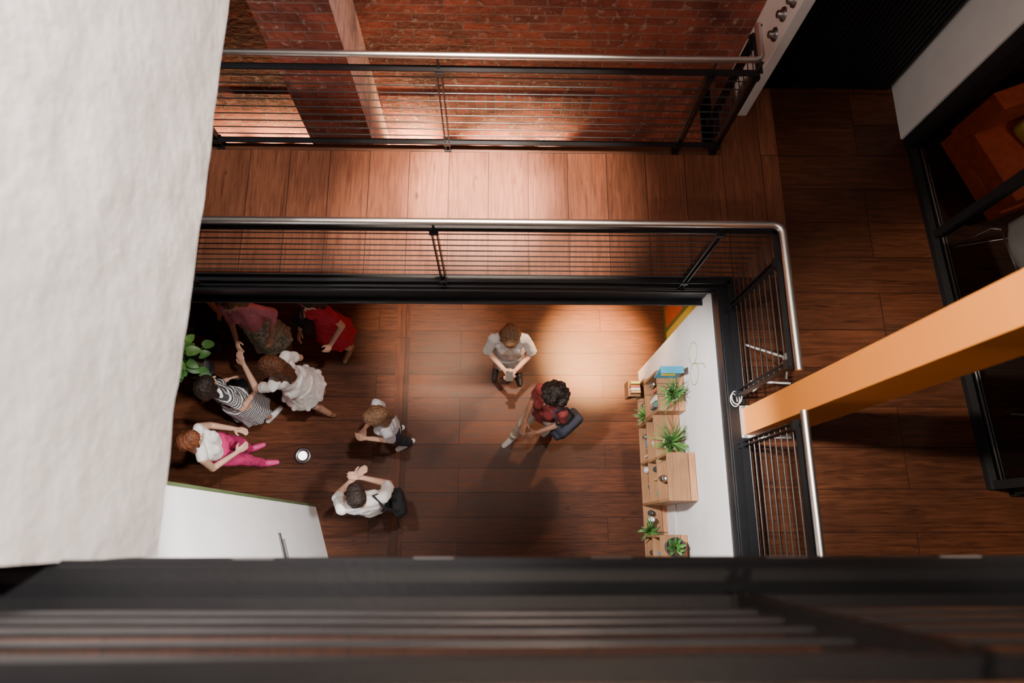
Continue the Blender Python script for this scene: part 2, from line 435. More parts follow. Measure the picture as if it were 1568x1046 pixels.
for sx in (-.44,.44): b.obox(C0+ux*sx+V((0,0,.34)),ux*.435,uy*.34,V((0,0,.08)),0)
b.obox(C0+V((0,0,.19)),ux*.88,uy*.36,V((0,0,.07)),0)
b.obox(C0+uy*.31+V((0,0,.50)),ux*.88,uy*.07,V((0,0,.24)),0)
b.obox(C0+ux*.82+V((0,0,.40)),ux*.07,uy*.36,V((0,0,.17)),0)
for dx in (-.75,.75):
    for dy in (-.28,.28):
        q=C0+ux*dx+uy*dy; b.tube([q,q+V((0,0,.13))],.02,1,8)
q=C0-ux*.40+uy*.08; soft(b,(q.x,q.y,Z1+.47),.19,.15,.06,2,rot=.6)
b.build('orange_sofa',[M['red'],M['black'],M['yellow']],bevel=.018)
def chair(x,y,rot):
    b=MB(); m=Matrix.Translation((x,y,Z1))@Matrix.Rotation(rot,4,'Z')
    def T(p): return m@V(p)
    for s in (-1,1):
        b.tube([T(q) for q in ((s*.2,-.17,.43),(s*.24,-.2,.38),(s*.26,-.24,.012),(s*.26,-.2,.01),(s*.26,.2,.01),(s*.26,.24,.02),(s*.24,.18,.38),(s*.2,.15,.43))],.010,0,10)
    b.tube([T((-.2,-.17,.42)),T((.2,-.17,.42))],.008,0); b.tube([T((-.2,.15,.42)),T((.2,.15,.42))],.008,0)
    vs=[];fs=[];nu,nv=14,18
    for j in range(nv+1):
        t=j/nv
        if t<.55: yy=.24-t/.55*.44; zz=.45-.02*math.sin(t/.55*math.pi)
        else:
            q=(t-.55)/.45; yy=-.20-.09*q; zz=.45+.36*q**1.1
        for i in range(nu+1):
            s=i/nu*2-1; w=.22*(1-.15*max(0,t-.6)/.4)*(1-.25*max(0,t-.9)/.1)
            vs.append(T((s*w,yy+(.05*s*s if t>.55 else 0),zz+(.04*s*s if t<=.6 else .0))))
    for j in range(nv):
        for i in range(nu):
            a=j*(nu+1)+i; fs.append((a,a+1,a+nu+2,a+nu+1))
    b.add(vs,fs,1,True)
    o=b.build('shell_chair',[M['steel'],M['ceramic']]); sm=o.modifiers.new('s','SOLIDIFY'); sm.thickness=.008
chair(3.80,1.90,math.radians(-80)); chair(3.94,1.06,math.radians(-95))
b=MB()
for q in ((1.84,1.33,0),(1.86,.98,0),(2.12,1.08,0)): b.tube([(q[0],q[1],Z1),(1.96,1.12,Z1+.42)],.008,0)
b.tube([(1.84,1.05,Z1+.02),(2.12,1.03,Z1+.05)],.008,0); b.lathe((1.96,1.12,Z1+.42),[(.0,.02),(.04,.02),(.04,0),(0,0)],0)
b.build('wire_stand',[M['ceramic']])
b=MB(); pts=[]
for i in range(60):
    t=i/59; a=t*4*math.pi; pts.append((1.70+.03*math.cos(a),.90+.05*math.sin(a)+.02*t,Z1+.03+.10*t+.01*math.sin(a*.5)))
b.tube(pts,.004,0,6); b.build('coiled_cable',[M['ceramic']])
# ------------------------------------------------------------------ shelf
b=MB()
X0,X1=1.42,1.655
def board(y0,y1,z,x0=X0,x1=X1): b.box(x0,x1,y0,y1,z,z+.022,0)
def up(y,z0,z1,x0=X0,x1=X1): b.box(x0,x1,y-.011,y+.011,z0,z1,0)
board(-.75,1.42,1.0)
board(-.75,-.02,1.33); board(.26,1.42,1.33)
for y in (-.74,-.3,.26,.64,1.0,1.41): up(y,1.0,1.34)
up(-.03,1.0,1.34)
board(-.42,-.02,1.62); up(-.41,1.34,1.62); up(-.03,1.34,1.62)
board(.25,.64,2.02); up(.26,1.34,2.02); up(.63,1.34,2.02); board(.25,.64,1.66)
board(.64,1.02,1.62); up(1.01,1.34,1.62)
board(1.02,1.38,1.84); up(1.03,1.34,1.84); up(1.37,1.34,1.84)
b.box(X1-.008,X1,-.75,1.42,1.0,1.33,1)
x0,x1=1.30,1.42
b.box(x0,x1,1.28,1.44,1.16,1.175,0); b.box(x0,x0+.014,1.28,1.44,1.0,1.16,0); b.box(x1-.014,x1,1.28,1.44,1.0,1.16,0); b.box(x0,x1,1.28,1.44,1.0,1.014,0)
b.build('wooden_shelving_unit',[M['lwood'],M['white']],bevel=.002)
b=MB(); cols=[(.5,.1,.05),(.7,.6,.1),(.1,.25,.4),(.75,.72,.65),(.12,.12,.13),(.55,.3,.12),(.1,.35,.25)]
bm_=[simple('book_%d'%i,c,.6) for i,c in enumerate(cols)]
for z,ya,yb in ((1.022,-.7,-.35),(1.022,.3,.5),(1.352,.67,.9),(1.352,1.06,1.3),(1.022,.68,.85),(1.352,-.38,-.15),(1.352,.3,.5)):
    y=ya
    while y<yb:
        w=random.uniform(.015,.04); h=random.uniform(.16,.24); dd=random.uniform(.12,.18)
        b.box(1.64-dd,1.64,y,y+w-.001,z+.001,z+h,random.randrange(len(cols))); y+=w+.001
y=1.30
for k in range(4):
    b.box(1.315,1.405,y,y+.022,1.176,1.26-.01*(k%3),(5,3,0,1)[k]); y+=.03
b.build('row_of_books',bm_)
b=MB(); random.seed(3)
for (y,z) in ((.9,1.022),(.08,1.022),(.18,1.022),(.58,1.022),(.56,1.352),(.45,1.682),(-.18,1.022),(1.34,1.352),(1.2,1.022),(.12,1.022)):
    r=random.uniform(.022,.036); h=random.uniform(.06,.12)
    b.lathe((1.455+random.uniform(0,.03),y,z+.001),[(0,0),(r,0),(r*1.05,h*.7),(r*.6,h*.9),(r*.65,h),(r*.5,h),(0,h*.9)],random.randrange(3),18)
b.build('shelf_jars',[M['ceramic'],M['dpot'],M['steel']])
b=MB()
cz=1.84+.022+.117
b.obox((1.50,1.33,cz),V((.10,0,0)),V((0,.012,.10)).normalized()*.115,V((0,.1,-.012)).normalized()*.008,0)
b.obox((1.50,1.319,cz-.005),V((.06,0,0)),V((0,.012,.10)).normalized()*.03,V((0,.1,-.012)).normalized()*.003,1)
b.obox((1.50,1.317,cz+.07),V((.07,0,0)),V((0,.012,.10)).normalized()*.012,V((0,.1,-.012)).normalized()*.003,1)
b.obox((1.50,1.330,cz+.118),V((.10,0,0)),V((0,.03,0)),V((0,0,.003)),0)
b.build('picture_book',[simple('book_blue',(.03,.28,.42),.5),simple('book_yellow',(.75,.6,.06),.5)])
def pot(b,c,r,h,mi):
    b.lathe(c,[(0,0),(r*.75,0),(r*.8,.005),(r,h),(r*.9,h),(r*.86,h*.85),(0,h*.85)],mi,28)
    b.lathe((c[0],c[1],c[2]+h*.86),[(r*.87,0),(r*.4,.006),(0,.008)],2,20)
def blade_plant(name,c,r,h,n,L,w,potm,droop=1.6):
    b=MB(); pot(b,c,r,h,0)
    for i in range(n):
        a=random.uniform(0,2*math.pi); el=random.uniform(.4,1.4)
        dd=V((math.cos(a)*math.cos(el),math.sin(a)*math.cos(el),math.sin(el)))
        b.leaf((c[0]+dd.x*r*.3,c[1]+dd.y*r*.3,c[2]+h*.86),dd,L*random.uniform(.6,1.1),w,droop,1 if random.random()<.4 else 3,xmax=1.652)
    return b.build(name,[M[potm],M['leaf2'],M['soil'],M['leaf']])
blade_plant('potted_fern',(1.53,1.15,1.863),.06,.10,60,.18,.005,'ceramic',1.1)
blade_plant('potted_fern',(1.54,.76,1.643),.065,.11,75,.24,.0045,'ceramic',.9)
blade_plant('potted_succulent',(1.52,-.12,1.643),.085,.12,26,.08,.014,'dpot',.5)
blade_plant('potted_fern',(1.46,.02,1.023),.04,.08,40,.14,.006,'dpot',1.4)
blade_plant('potted_fern',(1.47,1.10,1.023),.04,.08,36,.13,.006,'dpot',1.4)
def leafy(name,c,r,h,n,L,w,spread):
    b=MB(); pot(b,c,r,h,0)
    for i in range(n):
        a=random.uniform(0,2*math.pi); rr=random.uniform(.02,spread); hh=random.uniform(.12,.55)*(1-.3*rr/spread)
        p0=V((c[0],c[1],c[2]+h*.85)); p1=V((c[0]+rr*math.cos(a),c[1]+rr*math.sin(a),c[2]+h+hh))
        mid=(p0+p1)/2+V((0,0,.08)); b.tube([p0,mid,p1],.004,1,6)
        dd=V((math.cos(a),math.sin(a),-.1+random.uniform(-.3,.4)))
        b.leaf(p1,dd,L*random.uniform(.7,1.2),w*random.uniform(.8,1.2),.9,1 if random.random()<.5 else 3,7,'heart')
    return b.build(name,[M['dpot'],M['leaf'],M['soil'],M['leaf2']])
PX,PY=-2.94,1.58
b=MB()
b.lathe((PX,PY,0),[(0,0),(.14,0),(.14,.02),(.03,.04),(.025,.92),(.12,.94),(.12,.96),(0,.96)],0)
b.build('plant_stand',[M['black']])
leafy('potted_leafy_plant',(PX,PY,.961),.13,.24,46,.13,.042,.24)
b=MB(); b.lathe((-2.13,.83,0),[(0,.0),(.092,0),(.092,.012),(.078,.018),(.050,.012),(.050,.008)],0,32); b.lathe((-2.13,.83,0),[(.050,.010),(0,.011)],1,32)
b.build('floor_uplight',[M['darksteel'],M['emit']])
b=MB(); gl=simple('green_line',(.3,.42,.15),.5)
for (y,z,r) in ((1.45,2.2,.09),(1.27,2.2,.09)):
    pts=[(1.658,y+r*math.cos(a)*1.0,z+r*1.3*math.sin(a)) for a in [i*2*math.pi/24 for i in range(25)]]
    b.tube(pts,.003,0,6)
b.tube([(1.658,1.36,2.2),(1.658,1.30,2.45),(1.658,1.25,2.5)],.003,0,6)
b.build('wall_line_drawing',[gl])
b=MB(); b.box(2.00,2.03,1.95,2.6,0,1.5,0); b.box(1.995,2.0,2.0,2.25,.1,1.4,1); b.box(1.995,2.0,2.3,2.55,.1,.8,2)
b.build('canvas_poster',[simple('poster_green',(.1,.15,.04),.6),simple('poster_yellow',(.5,.45,.05),.6),simple('poster_red',(.4,.1,.03),.6)])
b=MB(); b.box(1.45,1.64,-.7,-.46,1.353,1.40,0); b.box(1.46,1.63,-.68,-.48,1.40,1.43,0); b.build('stack_of_paper',[M['ceramic']])
# ------------------------------------------------------------------ people
def rcone(a,b_,ra,rb,flat=None,cone=False,n=16):
    a,b_=V(a),V(b_); d=b_-a; L=d.length
    if L<1e-5: d=V((0,0,1)); L=1e-5
    d=d/L if L>1e-4 else V((0,0,1)); up=V((0,0,1)) if abs(d.z)<.9 else V((0,1,0))
    u=d.cross(up).normalized(); w=d.cross(u)
    rings=[]
    if cone: rings=[(0,0.001),(0,ra),(L*.33,ra+(rb-ra)*.33),(L*.66,ra+(rb-ra)*.66),(L,rb),(L,.001)]
    else:
        for k in range(0,6): ph=-math.pi/2*(1-k/5)*.985; rings.append((ra*math.sin(ph),max(.0005,ra*math.cos(ph))))
        for k in range(0,6): ph=math.pi/2*(k/5)*.985; rings.append((L+rb*math.sin(ph),max(.0005,rb*math.cos(ph))))
    vs=[]
    for z,r in rings:
        cen=a+d*min(max(z,0),L)
        for k in range(n):
            th=2*math.pi*k/n; off=d*(z-min(max(z,0),L))+(u*math.cos(th)+w*math.sin(th))*r
            if flat: fd=V(flat[0]); off=off-fd*off.dot(fd)*(1-flat[1])
            vs.append(cen+off)
    fs=[]
    for i in range(len(rings)-1):
        for k in range(n):
            k2=(k+1)%n; fs.append((i*n+k,i*n+k2,(i+1)*n+k2,(i+1)*n+k))
    fs.append(tuple(range(n-1,-1,-1))); L0=(len(rings)-1)*n; fs.append(tuple(range(L0,L0+n)))
    return vs,fs
SK={}
def skinmat(t):
    if t not in SK: SK[t]=simple('skin_%d'%len(SK),t,.5,0,.06,14)
    return SK[t]
def ik(S,T,l1,l2,pole):
    d=T-S; L=min(d.length,(l1+l2)*.995); d.normalize(); T=S+d*L
    a=(l1*l1-l2*l2+L*L)/(2*L); h=math.sqrt(max(0,l1*l1-a*a))
    p=pole-d*pole.dot(d); p.normalize()
    return S+d*a+p*h,T
def person(name,pos,yaw,h=1.7,fem=True,skin=(.62,.36,.25),top=None,bottom=None,shoes=None,hair=None,hairtype='short',
           sleeve=.5,bottomtype='trousers',hem=.5,feet=None,hands=None,lean=(0,0),headyaw=0,headpitch=0,extras=None,palms=None,hemr=.2,voxel=.0075,tuck=False):
    s=h/1.75; C=[]
    bz=lambda z: V((lean[0],lean[1],0))*max(0,(z-.92))/.5
    def P(x,y,z): return V((x,y,z))+bz(z)
    def cap(a,b_,ra,rb,tag,flat=None,cone=False): C.append((V(a),V(b_),ra,rb,tag,flat,cone))
    fy=V((0,1,0)); sw=.160 if fem else .19; hw=.09 if fem else .08; k=.90 if fem else 1.0
    tt='top'
    cap(P(-.075*k,0,1.32),P(.075*k,0,1.32),.112*k,.112*k,tt,(fy,.86))
    cap(P(-sw+.02,-.005,1.42),P(0,-.01,1.455),.054,.060,tt); cap(P(sw-.02,-.005,1.42),P(0,-.01,1.455),.054,.060,tt)
    cap(P(-.055,0,1.30),P(-.05,0,1.06),.105*k,.095*k,tt,(fy,.85)); cap(P(.055,0,1.30),P(.05,0,1.06),.105*k,.095*k,tt,(fy,.85))
    if fem:
        for q in (-1,1): cap(P(q*.07,.06,1.29),P(q*.068,.07,1.27),.058,.058,tt)
    if bottomtype!='dress' and not tuck: cap(P(0,0,1.15),P(0,.0,.90),.135,.165,tt,(fy,.76),True)
    bt='bottom' if bottomtype!='dress' else tt
    cap(P(-.06,0,.97),P(.06,0,.97),.118,.118,bt,(fy,.88))
    cap(P(0,-.012,1.44),P(0,.0,1.56),.054,.05,'skin')
    hb=P(0,0,1.53); HR=Matrix.Rotation(math.radians(headyaw),3,'Z')@Matrix.Rotation(math.radians(-headpitch),3,'X')
    def Hd(x,y,z): return hb+HR@V((x,y,z-1.53))
    cap(Hd(0,-.03,1.655),Hd(0,.022,1.655),.079,.076,'skin',(HR@V((1,0,0)),.95))
    cap(Hd(0,.03,1.625),Hd(0,.05,1.565),.062,.036,'skin')
    cap(Hd(0,.098,1.64),Hd(0,.112,1.608),.008,.013,'skin')
    for q in (-1,1):
        cap(Hd(q*.078,-.004,1.645),Hd(q*.076,.0,1.61),.016,.011,'skin',(HR@V((1,0,0)),.6))
        cap(Hd(q*.018,.09,1.662),Hd(q*.045,.082,1.662),.006,.005,'hair')
    cap(Hd(-.02,.088,1.578),Hd(.02,.088,1.578),.008,.008,'lip')
    cap(Hd(0,-.035,1.675),Hd(0,.025,1.692),.090,.077,'hair')
    if hairtype in('long','shoulder','bob'):
        ln={'long':.36,'shoulder':.22,'bob':.13}[hairtype]
        cap(Hd(0,-.05,1.66),P(0,-.085,1.66-ln),.088,.055,'hair')
        for q in (-1,1):
            cap(Hd(q*.055,-.02,1.67),P(q*.085,-.03,1.63-ln*.8),.048,.030,'hair')
            cap(Hd(q*.05,.03,1.70),Hd(q*.082,.03,1.61),.033,.018,'hair')
        rs=random.Random(int(abs(pos[0])*100))
        for i in range(14):
            a=rs.uniform(-.2,math.pi+.2); rr=rs.uniform(.07,.1)
            c0=Hd(math.cos(a)*rr*.8,-.02-math.sin(a)*rr*.9,1.70); c1=P(math.cos(a)*rr*.95,-.04-math.sin(a)*rr*.7,1.66-ln*rs.uniform(.8,1.12))
            cap(c0,c1,.018,.011,'hair')
    if hairtype=='curly':
        rs=random.Random(4)
        for i in range(60):
            a=rs.uniform(0,2*math.pi); e=rs.uniform(-.35,1.5)
            dd=V((math.cos(a)*math.cos(e),math.sin(a)*math.cos(e),math.sin(e)))
            if dd.y>.5 and dd.z<.45: continue
            c=Hd(0,-.02,1.675)+HR@(dd*.11); cap(c,c+V((0,0,.004)),.034,.032,'hair')
    if hands is None: hands=((-.22,.08,.82),(.22,.08,.82))
    la,lf=.285,.25
    for i,q in enumerate((-1,1)):
        S=P(q*sw,-.005,1.415); T=V(hands[i][:3])
        pole=V((q*.45,-.75,-.6)) if len(hands[i])<4 else V(hands[i][3])
        E,W=ik(S,T,la,lf,pole)
        rs_=.047 if fem else .055
        cap(S,E,.044,.036,'skin'); cap(E,W,.036,.024,'skin')
        if sleeve>0:
            f=min(sleeve,1.0); e2=S+(E-S)*f; cap(S,e2,rs_+.006,rs_+.002,tt); cap(S+(E-S)*.3,S+(E-S)*(f+.04),rs_+.005,rs_+.009,tt,None,True)
            if sleeve>1: cap(E,E+(W-E)*(sleeve-1),.047,.037,tt)
        d=(W-E).normalized(); pn=V(palms[i]) if palms else V((-q*.7,0.1,-.7)); pn=(pn-d*pn.dot(d)).normalized(); side=d.cross(pn).normalized()
        if side.dot(V((-q*.3,.6,.8)))<0: side=-side
        cap(W+d*.01,W+d*.075,.026,.032,'skin',(pn,.45))
        for j,(o,ln) in enumerate(((.029,.07),(.010,.08),(-.010,.075),(-.029,.058))):
            b0=W+d*.085+side*o; b1=b0+(d*.92+pn*.28+side*o*2.2).normalized()*ln*.5; b2=b1+(d*.72+pn*.72).normalized()*ln*.5
            cap(b0-d*.02,b1,.0092,.0088,'skin'); cap(b1,b2,.0088,.0076,'skin')
        t0=W+d*.03+side*.024; t1=t0+(d*.6+side*.75+pn*.25).normalized()*.042; t2=t1+(d*.85+side*.2+pn*.4).normalized()*.03
        cap(t0,t1,.0125,.011,'skin'); cap(t1,t2,.011,.009,'skin')
    if feet is None: feet=((-.1,0,8),(.1,.02,-8))
    ext={'trousers':'bottom','skirt':'skin','dress':'skin'}[bottomtype]
    for i,q in enumerate((-1,1)):
        Hj=V((q*hw,0,.945)); A=V((feet[i][0],feet[i][1],.085)); K,A=ik(Hj,A,.44,.43,V((q*.1,1,0)))
        g=.012 if ext=='bottom' else 0
        cap(Hj,K,.080+g,.054+g,ext); cap(K,A+V((0,0,.03 if ext=='bottom' else 0)),.052+g*.8,.034+g*1.6,ext)
        cap(K+(A-K)*.25+V((0,-.015,0)),K+(A-K)*.4+V((0,-.012,0)),.05+g,.042+g,ext)
        if ext=='bottom': cap(A+V((0,0,.12)),A+V((0,0,.0)),.05,.052,'bottom',None,True)
        yw=math.radians(feet[i][2] if len(feet[i])>2 else -q*8); fd=V((math.sin(-yw),math.cos(yw),0)); A0=V((A.x,A.y,0))
        cap(A0+V((0,0,.085)),A0+V((0,0,.05))-fd*.02,.036,.036,'shoe' if shoes else 'skin')
        cap(A0-fd*.045+V((0,0,.034)),A0+fd*.06+V((0,0,.036)),.034,.04,'shoe')
        cap(A0+fd*.05+V((0,0,.034)),A0+fd*.155+V((0,0,.026)),.042,.03,'shoe',(V((0,0,1)),.85))
    if bottomtype in('skirt','dress'):
        tg='bottom' if bottomtype=='skirt' else tt
        cap(P(0,0,1.06),V((0,0,.88)),.122,.165,tg,(fy,.85),True)
        cap(V((0,0,.90)),V((0,0.01,hem)),.165,hemr,tg,(fy,.92),True)
        for i in range(9):
            a=i*2*math.pi/9+.3
            cap(V((.13*math.cos(a),.115*math.sin(a),.86)),V((hemr*.93*math.cos(a),hemr*.85*math.sin(a)+.01,hem+.02)),.015,.036,tg)
    vs=[];fs=[]
    for c in C:
        v2,f2=rcone(*c[:4],flat=c[5],cone=c[6]); o=len(vs); vs+=v2; fs+=[tuple(i+o for i in f) for f in f2]
    me=bpy.data.meshes.new(name+'_raw'); me.from_pydata([tuple(v) for v in vs],[],fs); me.update()
    ob=bpy.data.objects.new(name+'_raw',me); bpy.context.scene.collection.objects.link(ob)
    rm_=ob.modifiers.new('r','REMESH'); rm_.mode='VOXEL'; rm_.voxel_size=voxel; rm_.use_smooth_shade=True
    sm=ob.modifiers.new('s','SMOOTH'); sm.factor=.5; sm.iterations=2
    dg=bpy.context.evaluated_depsgraph_get(); me2=bpy.data.meshes.new_from_object(ob.evaluated_get(dg)); bpy.data.objects.remove(ob)
    n=len(me2.polygons); cen=np.zeros(n*3); me2.polygons.foreach_get('center',cen); cen=cen.reshape(-1,3)
    order=['skin','top','bottom','shoe','hair','lip']
    def tagpts(pts):
        best=np.full(len(pts),9.);tag=np.zeros(len(pts),int)
        for a,b_,ra,rb,tg,fl,cn in C:
            a_=np.array(a);d_=np.array(b_)-a_;L=np.linalg.norm(d_)+1e-9;dn=d_/L
            rel=pts-a_; t=rel@dn; tc=np.clip(t,0,L); off=rel-np.outer(tc,dn)
            r=ra+(rb-ra)*tc/L
            if fl is not None:
                fd=np.array(fl[0]); off=off+np.outer(off@fd,fd)*(1/fl[1]-1)
            if cn:
                rad=off-np.outer(off@dn,dn); D=np.maximum(np.linalg.norm(rad,axis=1)-r,np.abs(t-tc))
            else: D=np.linalg.norm(off,axis=1)-r
            mk=D<best; best[mk]=D[mk]; tag[mk]=order.index(tg)
        return tag
    tg=tagpts(cen)
    me2.materials.clear()
    for m_ in (skinmat(skin),top,bottom,shoes or M['dgrey'],hair,simple('lips_'+name,(skin[0]*.75,skin[1]*.45,skin[2]*.5),.4)): me2.materials.append(m_)
    me2.polygons.foreach_set('material_index',tg.astype(np.int32)); me2.polygons.foreach_set('use_smooth',[True]*n)
    nv=len(me2.vertices); co=np.zeros(nv*3); me2.vertices.foreach_get('co',co); co=co.reshape(-1,3); vt=tagpts(co)
    no=np.zeros(nv*3); me2.vertices.foreach_get('normal',no); no=no.reshape(-1,3)
    for i in range(nv):
        t=vt[i]
        if t in(1,2): 
            p=V(co[i]); a_=.009*noise.noise(V((p.x*14+pos[0]*9,p.y*14,p.z*6)))+.006*noise.noise(V((p.x*30,p.y*30,p.z*14)))
        elif t==4:
            p=V(co[i]); a_=(.014 if hairtype=='curly' else .007)*noise.noise(V((p.x*45,p.y*45,p.z*(45 if hairtype=='curly' else 8)+pos[0]*9)))
        else: continue
        co[i]+=no[i]*a_
    co=(co*s)
    me2.vertices.foreach_set('co',co.ravel()); me2.update()
    body=bpy.data.objects.new(name,me2); bpy.context.scene.collection.objects.link(body)
    e=MB()
    for q in (-1,1):
        c=Hd(q*.030,.086,1.64)*s
        for r,dy,mi in ((.012,0,0),(.0062,.0075,1)):
            cc=c+HR@V((0,dy,0)); v2,f2=rcone(cc,cc+V((0,0,.0002)),r*s,r*s); e.add(v2,f2,mi,True)
    e.build('eyes',[M['ceramic'],M['dgrey']],parent=body)
    if extras: extras(body,s,P)
    body.location=(pos[0],pos[1],0); body.rotation_euler=(0,0,math.radians(yaw))
    return body
def bag(mat,c,sx,sy,sz,strap=None,rot=0):
    def f(body,s,P):
        b=MB(); soft(b,(c[0],c[1],c[2]),sx,sy,sz,0,rot=rot)
        soft(b,(c[0],c[1]-sy*.0+sy*.75,c[2]-sz*.25),sx*.7,sy*.5,sz*.5,0,rot=rot)
        if strap: b.tube(strap,.012,0,8)
        b.build('shoulder_bag',[mat],parent=body)
    return f
def phone(c):
    def f(body,s,P):
        b=MB(); b.obox(c,V((.036,0,0)),V((0,.06,.03)),V((0,-.002,.004)),0); b.build('handheld_phone',[M['dgrey']],parent=body,bevel=.002)
    return f
C_=lambda n,c,**k: simple(n,c,.85,0,.08,10,.15,120,**k)
white=C_('white_cotton',(.82,.79,.75)); white2=C_('white_blouse',(.85,.80,.76)); lgrey=C_('light_grey_cotton',(.5,.48,.46))
navy=C_('navy_cotton',(.02,.023,.04)); blk=C_('black_cotton',(.015,.015,.018)); beige=C_('beige_trousers',(.50,.42,.34))
maroon=C_('maroon_top',(.20,.025,.025)); pink=C_('pink_blouse',(.75,.28,.38)); redc=C_('red_dress',(.45,.008,.03)); mag=C_('magenta_trousers',(.62,.03,.16))
paleblue=stripes('pale_stripes',(.62,.62,.64),(.5,.5,.54),20,0); bw=stripes('black_white_stripes',(.03,.03,.035),(.75,.73,.7),9,2)
floral=spots('floral_print',(.55,.6,.5),(.12,.25,.12),(.6,.62,.55),22)
wshoe=simple('white_shoes',(.75,.73,.7),.5); bshoe=simple('black_shoes',(.02,.02,.022),.5); tan=simple('tan_sandals',(.25,.12,.06),.5); mshoe=simple('magenta_shoes',(.65,.05,.2),.5)
h_blond=hairmat('hair_dark_blond',(.20,.105,.055)); h_brown=hairmat('hair_brown',(.13,.05,.023)); h_dark=hairmat('hair_dark',(.022,.013,.010)); h_curl=hairmat('hair_curly_black',(.016,.009,.007),True)
h_red=hairmat('hair_auburn',(.17,.055,.024))
dsk=(.33,.16,.10)
person('woman_in_white_shirt',(.14,1.82),180,1.68,True,top=white,bottom=lgrey,shoes=bshoe,hair=h_blond,hairtype='bob',sleeve=.9,bottomtype='skirt',hem=.62,hemr=.17,
       feet=((-.13,.03,10),(.13,-.02,-10)),hands=((-.07,.27,1.14,(-.8,-.5,-.6)),(.06,.25,1.10,(.8,-.5,-.6))),lean=(0,.02),headpitch=22,extras=phone((0,.33,1.13)))
person('person_with_curly_hair',(.50,1.17),131,1.70,True,skin=dsk,top=maroon,bottom=beige,shoes=lgrey,hair=h_curl,hairtype='curly',sleeve=.5,
       feet=((-.10,-.12,5),(.09,.33,0)),hands=((-.12,.22,1.12),(.04,.25,1.22)),lean=(0,-.04),headpitch=4,
       extras=bag(navy,(-.24,-.08,.98),.09,.15,.16,strap=[(-.24,-.05,1.1),(-.2,.06,1.3),(-.10,.03,1.50),(-.15,-.1,1.4),(-.24,-.16,1.1)]))
person('woman_in_striped_shirt',(-1.06,1.03),112,1.64,True,top=paleblue,bottom=navy,shoes=wshoe,hair=h_blond,hairtype='shoulder',sleeve=.7,
       feet=((-.10,-.08,8),(.11,-.02,-10)),hands=((-.08,.22,1.12),(.04,.20,1.14)),headpitch=15)
person('man_in_white_tshirt',(-1.18,.27),14,1.74,False,top=white,bottom=navy,shoes=bshoe,hair=h_dark,hairtype='short',sleeve=.7,
       feet=((-.12,.0,8),(.14,-.08,-12)),hands=((-.05,.24,1.30,(-.8,-.3,-.6)),(.03,.22,1.28,(.8,-.3,-.6))),headpitch=22,
       extras=bag(blk,(.26,-.06,.95),.06,.12,.13,strap=[(.25,-.05,1.05),(.22,.05,1.3),(.12,.02,1.52),(.18,-.1,1.4),(.26,-.14,1.05)]))
person('woman_in_white_dress',(-2.00,1.46),72,1.70,True,top=white2,bottom=white2,shoes=tan,hair=h_brown,hairtype='long',sleeve=.6,bottomtype='dress',hem=.62,hemr=.25,
       feet=((-.12,-.20,5),(.1,.02,-8)),hands=((-.05,.40,1.36,(-.6,-.3,-.6)),(.15,.22,1.05)),lean=(0,.04),headyaw=10)
person('woman_in_striped_dress',(-2.62,1.29),-30,1.66,True,top=bw,bottom=bw,shoes=wshoe,hair=h_dark,hairtype='bob',sleeve=.6,bottomtype='dress',hem=.4,hemr=.22,
       feet=((-.1,0,8),(.12,.02,-10)),hands=((-.18,.14,.95),(.16,.16,.98)))
person('woman_in_pink_blouse',(-2.48,2.10),175,1.68,True,top=pink,bottom=floral,shoes=tan,hair=h_blond,hairtype='shoulder',sleeve=1.3,bottomtype='skirt',hem=.35,hemr=.23,
       hands=((-.22,.15,1.0),(.1,.25,1.1)))
person('woman_in_red_dress',(-1.74,2.12),150,1.66,True,top=redc,bottom=redc,shoes=tan,hair=h_dark,hairtype='shoulder',sleeve=.4,bottomtype='dress',hem=.5,hemr=.23,
       feet=((-.1,.04,8),(.1,-.06,-10)),hands=((-.2,.2,1.0),(.16,.24,1.05)),extras=bag(blk,(.2,.16,.95),.12,.06,.11,strap=[(.15,.16,1.05),(.12,.1,1.3),(.08,.0,1.5),(.2,.05,1.3),(.24,.16,1.05)]))
person('woman_in_magenta_trousers',(-2.70,.80),-75,1.66,True,top=white,bottom=mag,shoes=mshoe,hair=h_red,hairtype='bob',sleeve=0,tuck=True,
       feet=((-.1,.02,5),(.1,.14,-10)),hands=((-.12,.24,1.16),(.12,.20,1.1)),headyaw=15)
person('man_in_black',(-3.12,2.22),200,1.75,False,top=blk,bottom=blk,shoes=bshoe,hair=h_dark,hairtype='short',sleeve=.7)
# ------------------------------------------------------------------ lights
sc=bpy.context.scene
def light(name,kind,loc,tgt,e,c=(1,.9,.8),**k):
    l=bpy.data.lights.new(name,kind); l.energy=e; l.color=c
    for a,v in k.items(): setattr(l,a,v)
    o=bpy.data.objects.new(name,l); sc.collection.objects.link(o); o.location=loc
    if tgt is not None: o.rotation_euler=(V(tgt)-V(loc)).to_track_quat('-Z','Y').to_euler()
    return o
R_=math.radians
light('skylight','AREA',(.4,1.0,10.5),(.4,1.0,0),42,(1,.93,.88),shape='RECTANGLE',size=3,size_y=2)
light('track_spot_walkway','SPOT',(-.2,1.9,9.0),(-.05,2.45,Z1),6500,(1,.78,.60),spot_size=R_(25),spot_blend=1,shadow_soft_size=.06)
light('track_spot_walkway','SPOT',(-.2,1.9,9.0),(-.12,2.52,Z1),19000,(1,.82,.68),spot_size=R_(13),spot_blend=1,shadow_soft_size=.06)
light('track_spot_column','SPOT',(-.3,.9,9.2),(1.85,.75,5.5),2300,(1,.86,.70),spot_size=R_(31),spot_blend=.8,shadow_soft_size=.08)
light('track_spot_plaster','SPOT',(1.0,1.4,9.3),(-1.12,1.2,6.5),1900,(1,.92,.86),spot_size=R_(62),spot_blend=.7,shadow_soft_size=.12)
